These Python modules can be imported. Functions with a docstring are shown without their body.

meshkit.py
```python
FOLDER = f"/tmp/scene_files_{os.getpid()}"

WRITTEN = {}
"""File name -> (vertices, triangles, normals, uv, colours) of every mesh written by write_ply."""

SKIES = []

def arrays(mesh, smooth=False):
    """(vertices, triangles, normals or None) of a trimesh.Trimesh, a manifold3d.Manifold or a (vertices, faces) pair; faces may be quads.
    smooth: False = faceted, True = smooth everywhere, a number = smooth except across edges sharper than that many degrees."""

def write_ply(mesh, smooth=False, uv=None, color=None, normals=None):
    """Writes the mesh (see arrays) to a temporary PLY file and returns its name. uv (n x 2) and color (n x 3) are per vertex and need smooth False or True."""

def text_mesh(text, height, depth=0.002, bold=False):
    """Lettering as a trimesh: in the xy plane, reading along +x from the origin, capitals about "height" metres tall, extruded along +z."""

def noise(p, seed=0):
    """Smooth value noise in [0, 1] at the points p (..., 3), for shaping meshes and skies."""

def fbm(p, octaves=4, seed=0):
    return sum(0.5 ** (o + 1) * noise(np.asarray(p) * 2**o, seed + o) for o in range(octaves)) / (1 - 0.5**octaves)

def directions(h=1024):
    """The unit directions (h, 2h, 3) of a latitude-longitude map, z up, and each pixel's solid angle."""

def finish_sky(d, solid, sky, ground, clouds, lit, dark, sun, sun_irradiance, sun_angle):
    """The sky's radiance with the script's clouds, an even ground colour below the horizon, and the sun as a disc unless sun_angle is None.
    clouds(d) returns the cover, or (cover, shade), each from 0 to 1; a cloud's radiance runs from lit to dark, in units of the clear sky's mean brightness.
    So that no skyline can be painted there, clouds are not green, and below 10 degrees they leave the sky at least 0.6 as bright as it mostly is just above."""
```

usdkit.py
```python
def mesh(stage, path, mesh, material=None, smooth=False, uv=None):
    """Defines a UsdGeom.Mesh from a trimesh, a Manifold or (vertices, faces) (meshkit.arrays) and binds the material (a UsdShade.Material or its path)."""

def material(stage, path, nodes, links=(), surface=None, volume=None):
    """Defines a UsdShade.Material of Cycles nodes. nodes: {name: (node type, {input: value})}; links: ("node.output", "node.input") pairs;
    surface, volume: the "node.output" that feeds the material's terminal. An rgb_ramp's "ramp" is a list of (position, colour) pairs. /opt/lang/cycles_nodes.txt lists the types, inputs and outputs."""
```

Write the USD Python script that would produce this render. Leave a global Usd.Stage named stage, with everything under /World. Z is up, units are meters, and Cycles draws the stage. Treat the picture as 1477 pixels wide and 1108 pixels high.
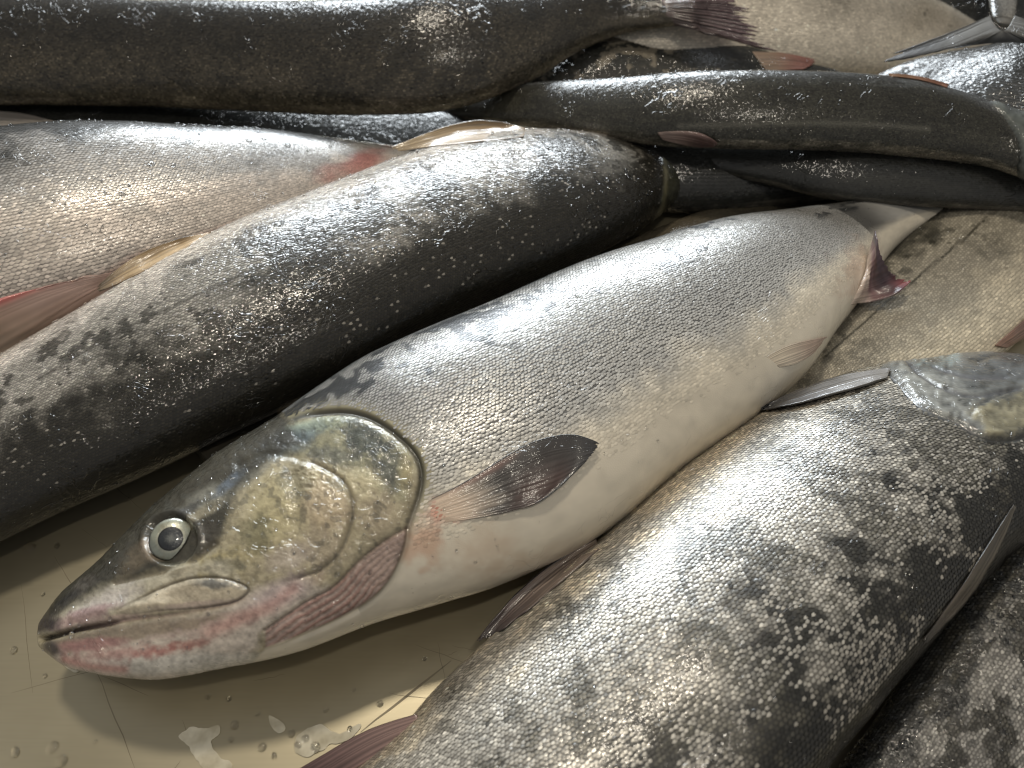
import math, numpy as np, trimesh, usdkit, meshkit
from pxr import Usd, UsdGeom, UsdLux, UsdShade, Gf, Sdf, Vt
from scipy.interpolate import PchipInterpolator, CubicSpline
from scipy.spatial import cKDTree
rng = np.random.default_rng(7)
stage = Usd.Stage.CreateInMemory()
UsdGeom.SetStageUpAxis(stage, 'Z'); UsdGeom.SetStageMetersPerUnit(stage, 1.0)
UsdGeom.Xform.Define(stage, '/World'); UsdGeom.Scope.Define(stage, '/World/Looks')
nz = lambda v: v / np.maximum(np.linalg.norm(v, axis=-1, keepdims=True), 1e-12)
A = lambda *x: np.array(x, float)

# ------------------------------------------------------------------ camera
PITCH, DIST = math.radians(52), 0.457
FWD = A(0, math.cos(PITCH), -math.sin(PITCH)); RIGHT = A(1, 0, 0); UPC = np.cross(RIGHT, FWD)
EYE = -FWD * DIST
W, H, F = 1477.0, 1108.0, 1074.0
cam = UsdGeom.Camera.Define(stage, '/World/camera')
m = np.eye(4); m[0, :3], m[1, :3], m[2, :3], m[3, :3] = RIGHT, UPC, -FWD, EYE
cam.AddTransformOp().Set(Gf.Matrix4d(m.tolist()))
cam.CreateHorizontalApertureAttr(36.0); cam.CreateVerticalApertureAttr(27.0)
cam.CreateFocalLengthAttr(36.0 * F / W); cam.CreateClippingRangeAttr(Gf.Vec2f(0.01, 100))
cam.CreateFStopAttr(9.0); cam.CreateFocusDistanceAttr(0.37)
cam.CreateExposureAttr(0.46)

# ------------------------------------------------------------------ lamps
def aim(prim, pos, at):
    z = nz(A(*pos) - A(*at)); x = nz(np.cross(A(0, 0, 1) if abs(z[2]) < .99 else A(0, 1, 0), z)); y = np.cross(z, x)
    m = np.eye(4); m[0, :3], m[1, :3], m[2, :3], m[3, :3] = x, y, z, pos
    UsdGeom.Xformable(prim).AddTransformOp().Set(Gf.Matrix4d(m.tolist()))
def rect(name, pos, at, w, h, power, color):
    l = UsdLux.RectLight.Define(stage, '/World/' + name)
    l.CreateWidthAttr(w); l.CreateHeightAttr(h); l.CreateIntensityAttr(power); l.CreateColorAttr(Gf.Vec3f(*color)); aim(l, pos, at)
rect('window_light', (-0.15, 1.9, 0.80), (0, .2, .05), 1.5, 0.60, 16.0, (0.88, 0.95, 1.0))
rect('ceiling_lamp', (-0.22, 0.62, 1.7), (0, .1, 0), 0.22, 0.16, 80.0, (1.0, 0.90, 0.74))
rect('counter_lamp', (0.22, -0.42, 1.45), (0.05, .05, 0), 0.14, 0.06, 85.0, (1.0, 0.92, 0.78))
dome = UsdLux.DomeLight.Define(stage, '/World/room_light')
dome.CreateIntensityAttr(1.0)
UsdShade.MaterialBindingAPI.Apply(dome.GetPrim()).Bind(usdkit.material(stage, '/World/Looks/room', {'b': ('background_shader', {'color': (1.0, 0.985, 0.96), 'strength': 0.19})}, surface='b.background'))

# ------------------------------------------------------------------ picture geometry: photograph pixel <-> world ray (for laying things out)
def project(P):
    q = P - EYE; d = q @ FWD
    return np.stack([W / 2 + F * (q @ RIGHT) / d, H / 2 - F * (q @ UPC) / d], -1), d
def rays(px):
    px = np.asarray(px, float)
    return FWD + ((px[..., :1] - W / 2) * RIGHT - (px[..., 1:2] - H / 2) * UPC) / F
def at_z(px, z):
    r = rays(px); return EYE + r * ((np.asarray(z) - EYE[2]) / r[..., 2])[..., None]

# ------------------------------------------------------------------ materials
def mat(name, nodes, links, surface): return usdkit.material(stage, '/World/Looks/' + name, nodes, links, surface)
def wet(name, metallic=.0, rough=.35, coat=1.0, crough=.06, bscale=260, bdist=.0006, bstr=.55, fine=1600, sss=0, spec=.5, fdist=.00012, film=0, cior=1.36, slime=.0006):
    n = {'a': ('attribute', {'attribute': 'col'}), 'g': ('geometry', {}),
         'n1': ('noise_texture', {'scale': bscale, 'detail': 3.0, 'roughness': .55}), 'n2': ('noise_texture', {'scale': fine, 'detail': 2.0}),
         'b1': ('bump', {'strength': bstr, 'distance': bdist}), 'b2': ('bump', {'strength': .6, 'distance': fdist}),
         'n4': ('noise_texture', {'scale': 75, 'detail': 2.0, 'distortion': 1.4}), 'n5': ('noise_texture', {'scale': 34, 'detail': 2.0}), 's4': ('math', {'math_type': 'subtract', 'value2': .5}), 'a4': ('math', {'math_type': 'absolute'}),
         'r4': ('map_range', {'from_min': 0.0, 'from_max': .035, 'to_min': 1.0, 'to_max': 0.0, 'clamp': True}), 'r5': ('map_range', {'from_min': .52, 'from_max': .62, 'to_min': 0.0, 'to_max': 1.0, 'clamp': True}),
         'm4': ('math', {'math_type': 'multiply'}), 'b3': ('bump', {'strength': .8, 'distance': slime}),
         'p': ('principled_bsdf', {'metallic': metallic, 'roughness': rough, 'coat_weight': coat, 'coat_roughness': crough, 'coat_ior': cior, 'specular_ior_level': spec,
                                   'subsurface_weight': sss, 'subsurface_scale': .004, 'subsurface_radius': (1, .45, .25), 'thin_film_thickness': film})}
    l = [('g.position', 'n4.vector'), ('g.position', 'n5.vector'), ('n4.fac', 's4.value1'), ('s4.value', 'a4.value1'), ('a4.value', 'r4.value'), ('n5.fac', 'r5.value'), ('r4.result', 'm4.value1'), ('r5.result', 'm4.value2'), ('m4.value', 'b3.height'), ('b1.normal', 'b3.normal'),
         ('g.position', 'n1.vector'), ('g.position', 'n2.vector'), ('n1.fac', 'b1.height'), ('n2.fac', 'b2.height'), ('b2.normal', 'p.normal'),
         ('b3.normal', 'p.coat_normal'), ('a.color', 'p.base_color')]
    return mat(name, n, l, 'p.BSDF')
SKIN = wet('wet_skin', .05, .42, 1.0, .07, sss=.0)
BELLY = wet('wet_head_skin', .06, .45, 1.0, .07, bscale=260, bdist=.0012, bstr=.8, spec=.2, fine=2200, slime=.0009, cior=1.42)
SCALE = wet('silver_scale', .22, .36, .7, .09, bscale=190, bdist=.0009, bstr=.45, fine=2600, fdist=.00005)
DARKSCALE = wet('dark_scale', .0, .5, 1.0, .07, bscale=240, bdist=.0014, bstr=.6, fine=2600, spec=.06, cior=1.5, slime=.0008)
FOAMY = wet('foamy_skin', .0, .45, 1.0, .06, bscale=200, bdist=.003, bstr=.9, fine=1500, spec=.2, cior=1.5, slime=.0022)
FIN = wet('wet_fin', .0, .4, 1.0, .08, bscale=500, bdist=.0005)
EYEM = wet('eye_iris', .25, .35, .6, .05, bscale=900, bdist=.0002)
CORNEA = mat('cornea', {'t': ('transparent_bsdf', {}), 'g': ('glossy_bsdf', {'roughness': .03, 'color': (1, 1, 1)}), 'f': ('fresnel', {'IOR': 1.38}), 'm': ('mix_closure', {})},
             [('f.fac', 'm.fac'), ('t.BSDF', 'm.closure1'), ('g.BSDF', 'm.closure2')], 'm.closure')
WATER = mat('water', {'p': ('principled_bsdf', {'transmission_weight': 1.0, 'roughness': .02, 'ior': 1.33, 'base_color': (1, 1, 1)})}, [], 'p.BSDF')

# ------------------------------------------------------------------ prims
used = {}
def numbered(path):
    n = used[path] = used.get(path, -1) + 1
    return path if n == 0 else f'{path}_{n:03d}'
def tag(o, label=None, cat=None, group=None, kind=None):
    p = o.GetPrim() if hasattr(o, 'GetPrim') else o
    for k, v in (('label', label), ('category', cat), ('group', group), ('kind', kind)):
        if v: p.SetCustomDataByKey(k, v)
    return p
def obj(path, v, f, mt, col=None, nrm=None, smooth=True):
    path = numbered(path)
    if nrm is None and smooth is not False: _, _, nrm = meshkit.arrays((v, f), True)
    o = usdkit.mesh(stage, path, (v, f), mt)
    if nrm is not None:
        o.CreateNormalsAttr(Vt.Vec3fArray.FromNumpy(np.asarray(nrm, np.float32))); o.SetNormalsInterpolation('vertex')
    if col is not None:
        UsdGeom.PrimvarsAPI(o).CreatePrimvar('col', Sdf.ValueTypeNames.Color3fArray, 'vertex').Set(Vt.Vec3fArray.FromNumpy(np.clip(col, 0, 1).astype(np.float32)))
    return o.GetPrim()

# ------------------------------------------------------------------ 2-D helpers (drawing in the side view of a fish)
def sstep(a, b, x): t = np.clip((x - a) / (b - a), 0, 1); return t * t * (3 - 2 * t)
def seg_dist(p, line):
    """distance to a polyline and the position along it (0..1)"""
    line = np.asarray(line, float); best = np.full(len(p), 1e9); at = np.zeros(len(p)); L = np.r_[0, np.cumsum(np.linalg.norm(np.diff(line, axis=0), axis=1))]
    for i in range(len(line) - 1):
        a, d = line[i], line[i + 1] - line[i]; t = np.clip(((p - a) @ d) / (d @ d + 1e-9), 0, 1)
        q = np.linalg.norm(p - a - t[:, None] * d, axis=1); k = q < best
        best[k] = q[k]; at[k] = ((L[i] + t * (L[i + 1] - L[i])) / L[-1])[k]
    return best, at
def inside(p, poly):
    poly = np.asarray(poly, float); c = np.zeros(len(p), bool); x, y = p.T
    for (x0, y0), (x1, y1) in zip(poly, np.roll(poly, -1, 0)):
        k = (y0 > y) != (y1 > y); c ^= k & (x < (x1 - x0) * (y - y0) / (y1 - y0 + 1e-12) + x0)
    return c
def smooth_line(pts, n=60, closed=False):
    pts = np.asarray(pts, float)
    if closed: pts = np.vstack([pts, pts[:1]])
    u = np.r_[0, np.cumsum(np.linalg.norm(np.diff(pts, axis=0), axis=1))]
    return CubicSpline(u, pts, bc_type='periodic' if closed else 'natural')(np.linspace(0, u[-1], n))
def sd(p, poly):
    """signed distance, positive inside; exact only near"""
    out = np.full(len(p), -999.0); poly = np.asarray(poly, float); lo, hi = poly.min(0) - 60, poly.max(0) + 60
    k = np.all((p > lo) & (p < hi), 1)
    if k.any():
        d, _ = seg_dist(p[k], np.vstack([poly, poly[:1]])); out[k] = np.where(inside(p[k], poly), d, -d)
    return out

# ------------------------------------------------------------------ the body of a fish
class Fish: pass
NEXP = 2.15
def sec(th, n=NEXP):
    c, s = np.cos(th), np.sin(th); return np.sign(c) * np.abs(c) ** (2 / n), np.sign(s) * np.abs(s) ** (2 / n)
def frames(C, side, roll):
    G = np.gradient(C, axis=0); G[1:-1] = (G[:-2] + 2 * G[1:-1] + G[2:]) / 4; G[0] = G[1] = G[2]; G[-1] = G[-2]
    T = -nz(G)                                                         # towards the head
    Hh = np.cross(A(0, 0, 1), T); Hh = nz(Hh)
    pj0, _ = project(C); pj1, _ = project(C + Hh * .01)
    sg = np.sign(np.median(((pj1 - pj0) * side).sum(1)))
    D0 = Hh * sg; N0 = nz(A(0, 0, 1) - (T @ A(0, 0, 1))[:, None] * T)
    c, s = np.cos(roll)[:, None], np.sin(roll)[:, None]
    return T, c * D0 + s * N0, -s * D0 + c * N0
def solve(pairs, zbase, ratio=.52, roll=0., dorsal='U', wob=0.):
    U, L = np.array([p[:2] for p in pairs], float), np.array([p[2:] for p in pairs], float)
    n = len(U); zb = np.interp(np.linspace(0, 1, n), np.linspace(0, 1, np.size(zbase)), np.atleast_1d(zbase).astype(float))
    rt = np.interp(np.linspace(0, 1, n), np.linspace(0, 1, np.size(ratio)), np.atleast_1d(ratio).astype(float))
    ro = np.radians(np.interp(np.linspace(0, 1, n), np.linspace(0, 1, np.size(roll)), np.atleast_1d(roll).astype(float)))
    if n > 4:
        uq = np.linspace(0, n - 1, 600); Uc, Lc = (PchipInterpolator(np.arange(n), X)(uq) for X in (U, L)); mids = (U + L) / 2
        for _ in range(3):
            tg = nz(np.gradient(CubicSpline(np.arange(n), mids)(uq), axis=0))[np.searchsorted(uq, np.arange(n) - 1e-6).clip(0, 599)]; nU, nL = U.copy(), L.copy()
            for k in range(1, n - 1):
                for X, out in ((Uc, nU), (Lc, nL)):
                    w = np.abs(uq - k) < 1.6; sdv = np.abs((X[w] - mids[k]) @ tg[k]); j = sdv.argmin()
                    if sdv[j] < 4: out[k] = X[w][j]
            mids = (nU + nL) / 2
        U, L = nU, nL
    e = nz(U - L); side = e if dorsal == 'U' else -e
    mid = (U + L) / 2; z = zb + .03; C = at_z(mid, z); a = np.linalg.norm(U - L, axis=1) / 2 * project(C)[1] / F
    th = np.linspace(0, 2 * np.pi, 64); cx, sx = sec(th)
    for _ in range(40):
        T, D, N = frames(C, side, ro); b = a * rt
        z = z * .5 + .5 * (zb + np.sqrt((a * D[:, 2]) ** 2 + (b * N[:, 2]) ** 2))
        R = C[:, None] + a[:, None, None] * cx[None, :, None] * D[:, None] + b[:, None, None] * sx[None, :, None] * N[:, None]
        q = (project(R.reshape(-1, 3))[0].reshape(n, -1, 2) * e[:, None]).sum(2)
        hi, lo = q.max(1), q.min(1); tU, tL = (U * e).sum(1), (L * e).sum(1)
        a = a * (.5 + .5 * (tU - tL) / (hi - lo)); mid = mid + (.6 * ((tU + tL) / 2 - (hi + lo) / 2))[:, None] * e
        C = at_z(mid, z)
    f = Fish(); f.side = side; f.dorsal = dorsal
    u = np.r_[0, np.cumsum(np.linalg.norm(np.diff(C, axis=0), axis=1))]
    ud = np.linspace(0, u[-1], 400); f.u = ud; f.len = u[-1]
    f.C = CubicSpline(u, C)(ud); f.a = PchipInterpolator(u, a)(ud); f.ratio = np.interp(ud, u, rt); f.ro = PchipInterpolator(u, ro)(ud)
    k = np.ones(25) / 25; sm = lambda x: np.convolve(np.pad(x, 12, 'reflect', reflect_type='odd'), k, 'valid')
    f.C = np.stack([sm(f.C[:, i]) for i in range(3)], 1)
    f.T, f.D, f.N = frames(f.C, np.stack([np.interp(ud, u, side[:, i]) for i in range(2)], 1), f.ro)
    for x in ('T', 'D', 'N'):
        v = getattr(f, x); setattr(f, x, nz(np.stack([sm(v[:, i]) for i in range(3)], 1)))
    f.a = f.a * (1 + wob * (meshkit.fbm(np.c_[f.u / .075, np.full((len(f.u), 2), 2.2 + 10 * f.len)], 3, 12) - .5)); f.off = np.zeros(3); return f
def ev(f, u, th):
    g = lambda X: np.stack([np.interp(u, f.u, X[:, i]) for i in range(X.shape[1])], -1) if X.ndim == 2 else np.interp(u, f.u, X)
    a = g(f.a); b = a * g(f.ratio); cx, sx = sec(th)
    return g(f.C) + (a * cx)[..., None] * g(f.D) + (b * sx)[..., None] * g(f.N)
def ev_frame(f, u, th):
    """point, normal, towards the tail, and around towards the belly"""
    P = ev(f, u, th); e = 1e-4
    tu = nz(ev(f, u + 6e-4, th) - ev(f, u - 6e-4, th)); tt = nz(ev(f, u, th + .02) - ev(f, u, th - .02))
    n = nz(np.cross(tu, tt)); cc = np.stack([np.interp(u, f.u, f.C[:, i]) for i in range(3)], -1)
    n *= np.sign(((P - cc) * n).sum(-1, keepdims=True)); return P, n, tu, nz(tt - (tt * tu).sum(-1, keepdims=True) * tu)
def grid(f, us, ths):
    nu, nt = len(us), len(ths); uu, tt = np.meshgrid(us, ths, indexing='ij')
    V = ev(f, uu.ravel(), tt.ravel()); i = np.arange(nu * nt).reshape(nu, nt); j = np.roll(i, -1, 1)
    q = np.stack([i[:-1], j[:-1], j[1:], i[1:]], -1).reshape(-1, 4)
    Fc = np.vstack([q[:, :3], q[:, [0, 2, 3]]])
    return V, Fc, uu.ravel(), tt.ravel(), i
def orient(V, Fc, f, uu):
    n = np.cross(V[Fc[:, 1]] - V[Fc[:, 0]], V[Fc[:, 2]] - V[Fc[:, 0]]); c = V[Fc].mean(1)
    cc = np.stack([np.interp(uu[Fc[:, 0]], f.u, f.C[:, i]) for i in range(3)], 1)
    return Fc[:, ::-1] if np.median(((c - cc) * n).sum(1)) < 0 else Fc
def capped(V, Fc, i, uu, tt):
    """close both ends with a fan"""
    n = len(V); c0, c1 = V[i[0]].mean(0), V[i[-1]].mean(0); r0, r1 = i[0], i[-1]
    f0 = np.stack([np.full(len(r0), n), np.roll(r0, -1), r0], 1); f1 = np.stack([np.full(len(r1), n + 1), r1, np.roll(r1, -1)], 1)
    return np.vstack([V, c0, c1]), np.vstack([Fc, f0, f1]), np.r_[uu, uu[r0[0]], uu[r1[0]]], np.r_[tt, 1.57, 1.57]
def tpos(th):
    """0 on the back, 1 on the belly"""
    t = np.mod(th, 2 * np.pi) / np.pi; return np.where(t > 1, 2 - t, t)
def vnorm(V, Fc):
    n = np.zeros_like(V); fn = np.cross(V[Fc[:, 1]] - V[Fc[:, 0]], V[Fc[:, 2]] - V[Fc[:, 0]])
    for k in range(3): np.add.at(n, Fc[:, k], fn)
    return nz(n)

# ------------------------------------------------------------------ pigment
def mixc(c, d, w): return c * (1 - w[:, None]) + np.asarray(d, float) * w[:, None]
class Pig:
    """the pigment of a body, from the back to the belly, with blotches that follow the scale rows"""
    def __init__(s, back, flank, belly, t0=.16, t1=.34, t2=.70, t3=.86, blotch=.0, bsize=.03, bt=(.15, .6), bcol=None, seed=1, rough=.10, extra=None, fleck=0.):
        s.__dict__.update(locals())
    def __call__(s, f, u, th, P, px):
        t = tpos(th); q = np.stack([u / .022, t * 9, np.zeros_like(u)], 1)
        n = meshkit.fbm(q, 4, s.seed) - .5; n2 = meshkit.fbm(np.stack([u / .006, t * 26, np.ones_like(u)], 1), 3, s.seed + 9) - .5
        tt = t + s.rough * (n * 1.6 + n2 * 1.0)
        c = np.tile(A(*s.back), (len(u), 1)); c = mixc(c, s.flank, sstep(s.t0, s.t1, tt)); c = mixc(c, s.belly, sstep(s.t2, s.t3, tt))
        if s.blotch:
            b = meshkit.fbm(np.stack([u / s.bsize, t * .17 / s.bsize * .8, np.full_like(u, 3.3)], 1), 4, s.seed + 20) + .55 * n2
            w = sstep(.52, .59, b) * sstep(s.bt[0] - .08, s.bt[0] + .04, tt) * (1 - sstep(s.bt[1] - .05, s.bt[1] + .14, tt)) * s.blotch
            c = mixc(c, s.bcol or s.back, w)
        c = c * (1 + .25 * n2 + .15 * n)[:, None]
        if s.extra: c = s.extra(f, u, th, t, P, px, c, n, n2)
        return c

# ------------------------------------------------------------------ scales: thin raised plates in staggered rows
SC_V = A([-.55, -.36, -.02], [-.55, .36, -.02], [-.05, -.50, .02], [-.05, .50, .02], [.34, -.33, .07], [.34, .33, .07], [.68, 0, .10], [.02, 0, .06])
SC_F = np.array([[7, 0, 1][::-1], [7, 2, 0][::-1], [7, 1, 3][::-1], [7, 4, 2][::-1], [7, 3, 5][::-1], [7, 6, 4][::-1], [7, 5, 6][::-1]])
def scales(f, rows, u0, u1, th0, th1, keep, pig, seed, size=.97, tilt=.03, lift=1.0, vary=.2, gap=.93, rim=.5, lines=()):
    r = np.random.default_rng(seed)
    tq = np.linspace(th0, th1, 400); k = np.argmin(abs(f.u - f.len * .4)); ring = ev(f, np.full(400, f.u[k]), tq)
    al = np.r_[0, np.cumsum(np.linalg.norm(np.diff(ring, axis=0), axis=1))]; thr = np.interp(np.linspace(0, al[-1], rows), al, tq)
    pitch0 = al[-1] / rows / f.a[k]                                    # row spacing over body depth
    ustep = pitch0 * 1.22
    w = np.cumsum(np.r_[0, np.diff(f.u) / (ustep * np.maximum(.5 * (f.a[1:] + f.a[:-1]), f.a.max() * .34))])
    ncol = int(w[-1]); cols = np.arange(ncol)
    ii, jj = np.meshgrid(cols, np.arange(rows), indexing='ij'); x = ii + .5 * (jj % 2) + r.normal(0, .05, ii.shape)
    u = np.interp(x.ravel(), w, f.u); th = (thr[jj] + r.normal(0, .004, jj.shape)).ravel()
    k = (u > u0) & (u < u1); u, th = u[k], th[k]
    P, n, tl, ar = ev_frame(f, u, th); px, dep = project(P)
    face = (n * (EYE - P)).sum(1) > -.03
    k = face & keep(u, th, P, px) & (px[:, 0] > -120) & (px[:, 0] < W + 120) & (px[:, 1] > -120) & (px[:, 1] < H + 120)
    u, th, P, n, tl, ar, px = (x[k] for x in (u, th, P, n, tl, ar, px))
    am = np.interp(u, f.u, np.maximum(f.a, f.a.max() * .34)); ln = am * ustep * 1.02 * size; wd = am * pitch0 * 1.0 * size * gap
    N = len(u); c = pig(f, u, th, P, px)
    br = np.exp(r.normal(0, vary, N)); c = c * br[:, None]
    for pts, col, w_, wd_ in lines:
        c = mixc(c, col, w_ * np.exp(-(seg_dist(px, smooth_line(pts))[0] / wd_) ** 2))
    if pig.fleck:                                                      # single pale scales left standing in the dark patches
        dark = c.mean(1) < .13; fl = dark & (r.random(N) < pig.fleck * sstep(.46, .56, meshkit.fbm(P * 46, 3, 3))) & (tpos(th) > .06); c[fl] = A(*pig.flank) * r.uniform(.35, 1.1, (fl.sum(), 1))
    yaw = r.normal(0, .06, N); tl, ar = nz(tl + yaw[:, None] * ar), nz(ar - yaw[:, None] * tl)
    n2 = nz(n + r.normal(0, tilt, (N, 1)) * tl + r.normal(0, tilt, (N, 1)) * ar)
    loc = SC_V[None] * np.stack([ln * r.uniform(.92, 1.08, N), wd * r.uniform(.92, 1.08, N), am * ustep * lift], 1)[:, None]
    V = P[:, None] + loc[..., :1] * tl[:, None] + loc[..., 1:2] * ar[:, None] + loc[..., 2:] * n2[:, None] + (n * 1e-4)[:, None]
    Fc = SC_F[None] + (np.arange(N) * 8)[:, None, None]
    # normals of a shallow dome on each plate
    e = (SC_V[:, 0:1][None] * tl[:, None] * .12 + SC_V[:, 1:2][None] * ar[:, None] * .20)
    nn = nz(n2[:, None] + e - .07 * tl[:, None])
    rv = (rim + (1.05 - rim) * sstep(.50, .68, tpos(th)))[:, None]; cc = c[:, None] * (rv + (1.12 - rv) * A(.35, .35, .30, .30, .25, .25, 0, 1.)[None])[..., None]
    # is the winding right?
    a0 = V[0]; t0 = SC_F[0]; g = np.cross(a0[t0[1]] - a0[t0[0]], a0[t0[2]] - a0[t0[0]])
    Fc = Fc.reshape(-1, 3)
    if g @ n[0] < 0: Fc = Fc[:, ::-1]
    return V.reshape(-1, 3), Fc, cc.reshape(-1, 3), nn.reshape(-1, 3)

def groove_paint(zones=(), lines=(), ns=1.0):
    """zones: (polygon, colour, weight, feather, rise in m); lines: (points, colour, weight, width px, depth in m)"""
    def paint(f, V, px, vis, uu, tt, c):
        h = np.zeros(len(V)); c = c.copy(); k = np.where(vis)[0]; p = px[k]; pos = np.c_[p / 26, np.zeros(len(p))]
        n1 = meshkit.fbm(pos, 4, 5) - .5; n2 = meshkit.fbm(pos * 4, 3, 6) - .5; q = c[k]; z = np.zeros(len(p))
        for pts, col, w, fe, rise in zones:
            s = sd(p, pts); m_ = w * sstep(-fe, fe, s + ns * (n1 + n2) * fe * 2.2); q = mixc(q, A(*col)[None] * np.clip(1 + 1.5 * n1 + 1.5 * n2, .15, 2)[:, None], m_); z += rise * sstep(-1, 6, np.minimum(s, 40))
            if rise: z += sstep(-1, 6, np.minimum(s, 40)) * (.0007 * n1 + .0004 * n2)
        for pts, col, w, wd, dep in lines:
            d = seg_dist(p, smooth_line(pts))[0]; g = np.exp(-(d / wd) ** 2); q = mixc(q, col, w * g); z -= dep * g
        c[k] = q; h[k] = z; return c, h
    return paint
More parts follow.
